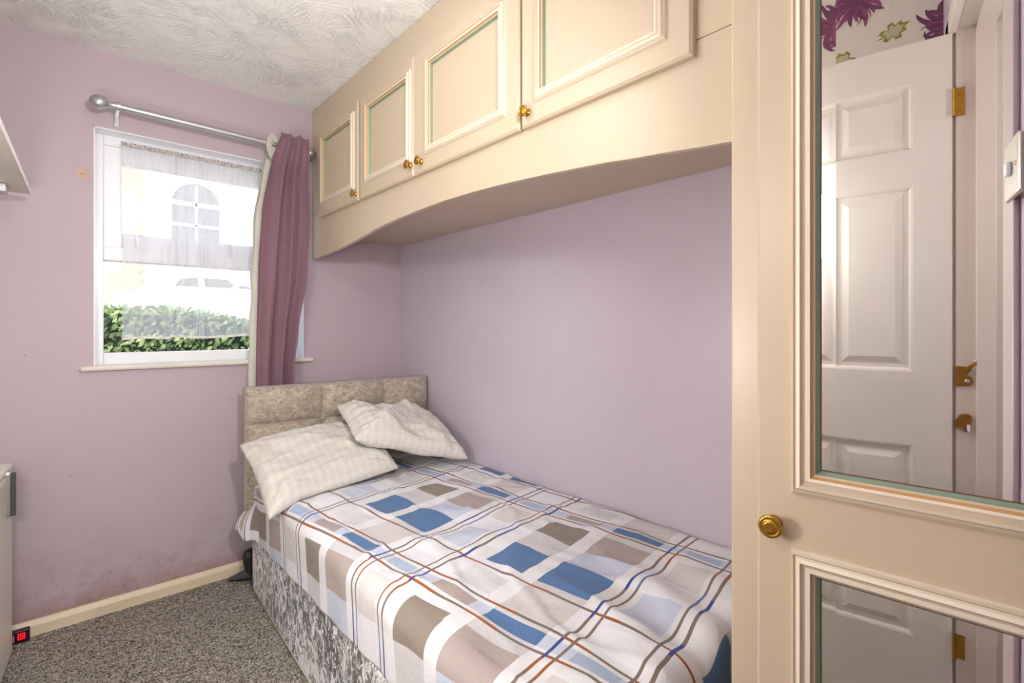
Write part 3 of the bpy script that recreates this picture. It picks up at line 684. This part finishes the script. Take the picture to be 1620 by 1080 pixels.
# pillows
def pillow(name,FL,FR,BR,BL,th,label,seed,extra=None,sag=0):
    FL,FR,BR,BL=map(Vector,(FL,FR,BR,BL)); cen=(FL+FR+BR+BL)/4
    nrm=((FR-FL).cross(BL-FL)).normalized()
    bm=nb(); n1,n2=84,60; lay=bm.loops.layers.uv.verify()
    def pt(a,b,side):
        u,v=(a+1)/2,(b+1)/2
        # outline pulled in between the corners
        pin=.03
        u2=u+ (0.5-u)*2*pin*(1-b*b)*abs(a)**3*1.0 if True else u
        v2=v+ (0.5-v)*2*pin*1.2*(1-a*a)*abs(b)**3
        ck=1-.03*(abs(a)*abs(b))**5; u2=.5+(u2-.5)*ck; v2=.5+(v2-.5)*ck
        p=FL.lerp(FR,u2).lerp(BL.lerp(BR,u2),v2)
        e=(max(0,1-a**4)**.62)*(max(0,1-b**4)**.62)
        wr_=.014*fb(a*1.7+seed,b*1.7,seed*1.3)+.009*fb(a*3.2+seed+b,b*5,seed)+.007*max(0,1-5*abs(fb(a*1.6+b*1.2,b*2.6-a+seed,seed)))
        cr_=0
        for kx,(ca,cb) in enumerate(((-1,-1),(1,-1),(1,1),(-1,1))):
            d=math.hypot(a-ca,b-cb); an=math.atan2(b-cb,a-ca); cr_+=.006*math.exp(-(d/.65)**2)*math.sin(an*13+seed+kx)*min(1,d*3)
        h=th*e*.5+ (wr_+cr_)*min(1,e*2)
        q=p+nrm*(h if side>0 else -h*.55)
        if extra: q=extra(a,b,q,side,e)
        return q
    G={}
    for sd in(1,-1):
        g=[[None]*(n1+1) for _ in range(n2+1)]
        for j in range(n2+1):
            for i in range(n1+1):
                bd_=(i in(0,n1)) or (j in(0,n2))
                if sd<0 and bd_: g[j][i]=G[1][j][i]
                else: g[j][i]=bm.verts.new(pt(-1+2*i/n1,-1+2*j/n2,sd))
        G[sd]=g
        for j in range(n2):
            for i in range(n1):
                q=((i,j),(i+1,j),(i+1,j+1),(i,j+1)); q=q if sd>0 else q[::-1]
                f=bm.faces.new([g[b][a] for a,b in q])
                for l,(a,b) in zip(f.loops,q): l[lay].uv=(a/n1*.7,b/n2*.5)
    o=obj(name,bm,M['pillow'],None,True,label=label,cat='pillow',group='pillows on the bed',origin=tuple(cen)); return o
def ex1(a,b,q,side,e):
    # lower left corner droops over the mattress edge, open pillowcase end
    q.z-=.035*max(0,-a-.55)*2*max(0,.2-b)
    q.z+=.012*math.sin(a*3+b*2)*e
    return q
pillow('pillow',(.560,1.985,.530),(1.150,2.030,.575),(1.10,2.385,.740),(.555,2.395,.715),.145,'cream checked pillow lying flat at the outer side, beneath the other pillow',2.3,ex1)
def ex2(a,b,q,side,e):
    rid=math.exp(-((a*.8-b*.55+.15)/.16)**2); q.z+=.046*rid*e*(1 if side>0 else 0)
    rid2=math.exp(-((a*.55+b*.8-.28)/.10)**2); q.z-=.030*rid2*e*(1 if side>0 else 0)
    rid3=math.exp(-((a-.45+b*.25)/.09)**2); q.z-=.024*rid3*e*(1 if side>0 else 0)
    q.z+=.010*math.sin(a*7+b*3)*e
    return q
pillow('pillow',(.925,2.035,.735),(1.470,1.925,.575),(1.515,2.330,.715),(.965,2.345,.850),.165,'crumpled cream pillow heaped on the other one against the headboard corner',5.1,ex2)
# ================================================================== SMALL THINGS
# items on the floor behind the bed head
bag=empty('shoe',(.63,2.66,0),'dark grey wedge-toed slipper lying on the carpet by the skirting behind the bed','shoe')
bm=nb()
def shp(u,v):
    L=.155; t=u; wdt=.030*(math.sin(math.pi*min(1,t*.8+.06)))**.6; hgt=.012+.060*t
    an=2*math.pi*v; base=Vector((.588,2.690,0)).lerp(Vector((.690,2.62,0)),t); side=Vector((.55,.83,0))
    return base+side*(wdt*math.cos(an))+Vector((0,0,.002+hgt*.5+hgt*.5*math.sin(an)))
g=sheet(bm,16,16,shp); bm.faces.new([g[j][0] for j in range(16)][::-1]); bm.faces.new([g[j][16] for j in range(16)]); bmesh.ops.remove_doubles(bm,verts=bm.verts[:],dist=.0003)
obj('upper',bm,M['dkgrey'],bag,True)
bm=nb(); 
def sole(u,v): p=shp(u,v); p.z=min(p.z,.012); return p
g=sheet(bm,16,16,sole); bmesh.ops.remove_doubles(bm,verts=bm.verts[:],dist=.0003); obj('sole',bm,M['black'],bag)
bm=nb(); bmesh.ops.create_icosphere(bm,subdivisions=4,radius=1)
for v in bm.verts:
    d=v.co.copy(); q=Vector((math.copysign(abs(d.x)**.7,d.x),math.copysign(abs(d.y)**.7,d.y),math.copysign(abs(d.z)**.75,d.z)))
    v.co=Vector((.672+q.x*.042-.010*q.z,2.600+q.y*.030,.100+q.z*.062))+Vector((0,0,.004*fb(d.x*3,d.y*3,d.z*3)))
obj('bag',bm,M['black'],None,True,label='small rounded black pouch propped on the slipper behind the bed',cat='bag',origin=(.67,2.6,.05))
bm=nb(); bmesh.ops.create_icosphere(bm,subdivisions=3,radius=.022)
for v in bm.verts: v.co=Vector((.672+v.co.x*1.1,2.545+v.co.y,.023+v.co.z+.002*fb(v.co.x*80,v.co.y*80,v.co.z*80)))
obj('ball',bm,M['blue'],None,True,label='small shiny blue ball on the carpet at the bed head corner',cat='ball',origin=(.66,2.55,0))
# wall shelf at the left
sh=empty('wall_shelf',(-.25,2.1,1.70),'pale grey wall shelf with white front edge, high at the far left','shelf')
ra=R(-1.65)
def S(x,y,z): # local x from front edge to the wall (negative), y along
    fx=-.095-(2.60-y)*.0288; return Vector((fx+x,y,z))
bm=nb(); a=[S(0,1.05,0),S(0,2.60,0),Vector((Wx+.001,2.60,0)),Vector((Wx+.001,1.05,0))]
prism(bm,[(p.x,p.y,1.722) for p in a],(0,0,.018)); obj('board',bm,M['laminate'],sh)
bm=nb(); a=[S(.002,1.05,0),S(.002,2.601,0),S(-.0005,2.601,0),S(-.0005,1.05,0)]; prism(bm,[(p.x,p.y,1.722) for p in a],(0,0,.018)); obj('front_edge',bm,M['white_edge'],sh)
for yy in(2.45,1.35):
    bm=bx((Wx+.001,yy,1.694),(-.150,yy+.075,1.7215)); obj('bracket',bm,M['silver'],sh,bev=.002)
# white cabinet
cb=empty('appliance_cabinet',(-.27,2.30,0),'low white appliance cabinet with grey top panel, cut by the left edge of the photo','cabinet')
def Cc(x,y,z): return (x-(2.62-y)*.075 if x>-.3 else x,y,z)
bm=nb(); prism(bm,[Cc(-.143,2.62,.010),Cc(-.143,2.20,.010),(Wx+.01,2.20,.010),(Wx+.01,2.62,.010)],(0,0,.685)); obj('body',bm,M['plastic_w'],cb,bev=.012)
bm=nb(); prism(bm,[Cc(-.143,2.62,.692),Cc(-.143,2.20,.692),(Wx+.01,2.20,.692),(Wx+.01,2.62,.692)],(0,0,.026)); obj('lid',bm,M['plastic_w'],cb,bev=.010)
bm=nb(); prism(bm,[Cc(-.172,2.585,.7182),Cc(-.172,2.23,.7182),(Wx+.04,2.23,.7182),(Wx+.04,2.585,.7182)],(0,0,.002)); obj('top_panel',bm,M['dkgrey'],cb,label='dark grey top panel')
bm=bx((-.166,2.50,.545),(-.134,2.545,.710)); h_=obj('handle',bm,M['steel'],cb,bev=.012,label='grey and chrome handle')
bm=bx((-.142,2.498,.550),(-.128,2.503,.706)); obj('handle_insert',bm,M['dkgrey'],h_,bev=.003)
for k_ in range(4):
    bm=nb(); lathe(bm,[(.012,0),(.012,.012)],((-.18,-.18,-.36,-.36)[k_],(2.58,2.25,2.58,2.25)[k_],-.001),(0,0,1),12); obj('foot',bm,M['dkgrey'],cb)
# small display box by the skirting
ds=empty('digital_clock',(-.13,2.712,0),'small purple-black digital display box on the carpet beside the white cabinet','clock')
bm=bx((-.165,2.694,.001),(-.100,2.722,.048)); obj('case',bm,M['purple_blk'],ds,bev=.003)
bm=nb(); yy=2.6935
for a,b in(((-.134,.016),(-.131,.038)),((-.116,.016),(-.113,.038)),((-.134,.036),(-.113,.039)),((-.134,.015),(-.113,.018)),((-.127,.018),(-.125,.036)),((-.121,.020),(-.119,.034)),((-.130,.026),(-.117,.028))): box(bm,(a[0],yy,a[1]),(b[0],yy+.001,b[1]))
obj('red_digits',bm,M['redled'],ds)
bm=bx((-.147,yy,.010),(-.143,yy+.001,.038)); obj('pale_strip',bm,M['pinkwhite'],ds)
# ================================================================== OUTSIDE
bm=bx((-30,3.2,-.6),(40,60,-.02)); obj('ground_outside',bm,M['paving'],kind='structure')
# raised street bank beyond the hedge
bm=bx((-12,5.6,-.02),(20,40,.72)); obj('street_outside',bm,M['paving'],kind='structure')
# hedge
hg=empty('hedge',(1,4.4,0),'clipped green hedge right outside the window','hedge')
def htop(x): return 1.36-.02*math.sin(x*5)-(.14*max(0,min(1,(x-.55)/.6)))
bm=nb(); 
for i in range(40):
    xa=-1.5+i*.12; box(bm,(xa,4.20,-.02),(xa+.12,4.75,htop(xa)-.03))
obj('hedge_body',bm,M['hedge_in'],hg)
bm=nb(); rnd=random.Random(3)
for i in range(9000):
    x=rnd.uniform(-.9,2.6); t=rnd.random()
    if t<.6: p=Vector((x,4.17+rnd.uniform(-.04,.02),rnd.uniform(.75,htop(x))))
    else: p=Vector((x,rnd.uniform(4.15,4.75),htop(x)+rnd.uniform(-.03,.03)))
    s=rnd.uniform(.016,.032); a=Vector((rnd.gauss(0,1),rnd.gauss(0,1),rnd.gauss(0,1))).normalized(); b=a.orthogonal().normalized(); c=a.cross(b)
    bm.faces.new([bm.verts.new(p+b*s),bm.verts.new(p+c*s*.5),bm.verts.new(p-b*s),bm.verts.new(p-c*s*.5)])
obj('leaves',bm,M['leaf'],hg,kind='stuff')
# car
cr_=empty('car',(2.2,9,.72),'white parked car beyond the hedge, bleached by daylight','car')
prof=[(.30,1.10),(.36,1.52),(.60,1.68),(.98,1.90),(1.25,2.03),(1.60,2.09),(2.15,2.09),(2.6,2.02),(3.1,1.84),(3.9,1.72),(4.3,1.60),(4.4,1.1),(4.3,.92),(.40,.92)]
bm=nb(); prism(bm,[(x,8.9,z) for x,z in prof],(0,1.6,0)); obj('body',bm,M['carpaint'],cr_,bev=.06)
for pp in([(1.22,1.86),(1.30,1.97),(1.52,2.0),(1.54,1.86)],[(1.62,1.86),(1.60,2.0),(1.92,2.0),(2.02,1.92),(1.98,1.86)],[(2.08,1.86),(2.10,1.92),(2.22,1.90),(2.28,1.86)]):
    bm=nb(); prism(bm,[(x,8.888,z) for x,z in pp],(0,.02,0)); obj('side_window',bm,M['darkglass'],cr_)
for xx in(1.05,3.5):
    bm=nb(); lathe(bm,[(.05,-.02),(.30,-.02),(.32,.0),(.32,.18),(.2,.2)],(xx,8.88,1.04),(0,1,0),28); obj('wheel',bm,M['black'],cr_,True)
# houses across the street
h1=empty('brick_house',(-1,17,.72),'pale brick house across the street at the left of the view','house')
bm=bx((-8,16,.7),(1.55,24,8.5)); obj('wall',bm,M['brick'],h1)
bm=bx((-1.2,15.96,3.2),(-.1,16.05,4.8)); obj('window_frame',bm,M['upvc'],h1)
bm=nb(); prism(bm,[(-8.3,15.6,8.5),(1.54,15.6,8.5),(1.54,20,11.5),(-8.3,20,11.5)],(0,8.6,0)); obj('roof',bm,M['dkgrey'],h1)
h2=empty('rendered_house',(5,18,.72),'white rendered house with arched window across the street','house')
bm=bx((1.56,16.4,.7),(12,24,9)); obj('wall',bm,M['render'],h2)
def arch(xc,zb,wd_,zs,y,t,mi=0):
    bm=nb(); p=[(xc-wd_,y,zb),(xc+wd_,y,zb)]+[(xc+wd_*math.cos(a),y,zs+wd_*math.sin(a)) for a in [math.pi*i/16 for i in range(17)]]
    return prism(bm,p,(0,t,0),mi)
for xc in(2.75,6.2):
    obj('window_surround',arch(xc,3.35,.72,4.7,16.30,.12),M['render'],h2); 
    obj('arched_window',arch(xc,3.48,.58,4.7,16.28,.05),M['darkglass'],h2)
    bm=bx((xc-.58,16.25,4.62),(xc+.58,16.29,4.74)); box(bm,(xc-.58,16.25,4.05),(xc+.58,16.29,4.13)); box(bm,(xc-.03,16.25,3.48),(xc+.03,16.29,5.2)); obj('glazing_bar',bm,M['upvc'],h2)
bm=nb(); prism(bm,[(1.57,16.1,9),(12.3,16.1,9),(12.3,20,12),(1.57,20,12)],(0,8,0)); obj('roof',bm,M['dkgrey'],h2)
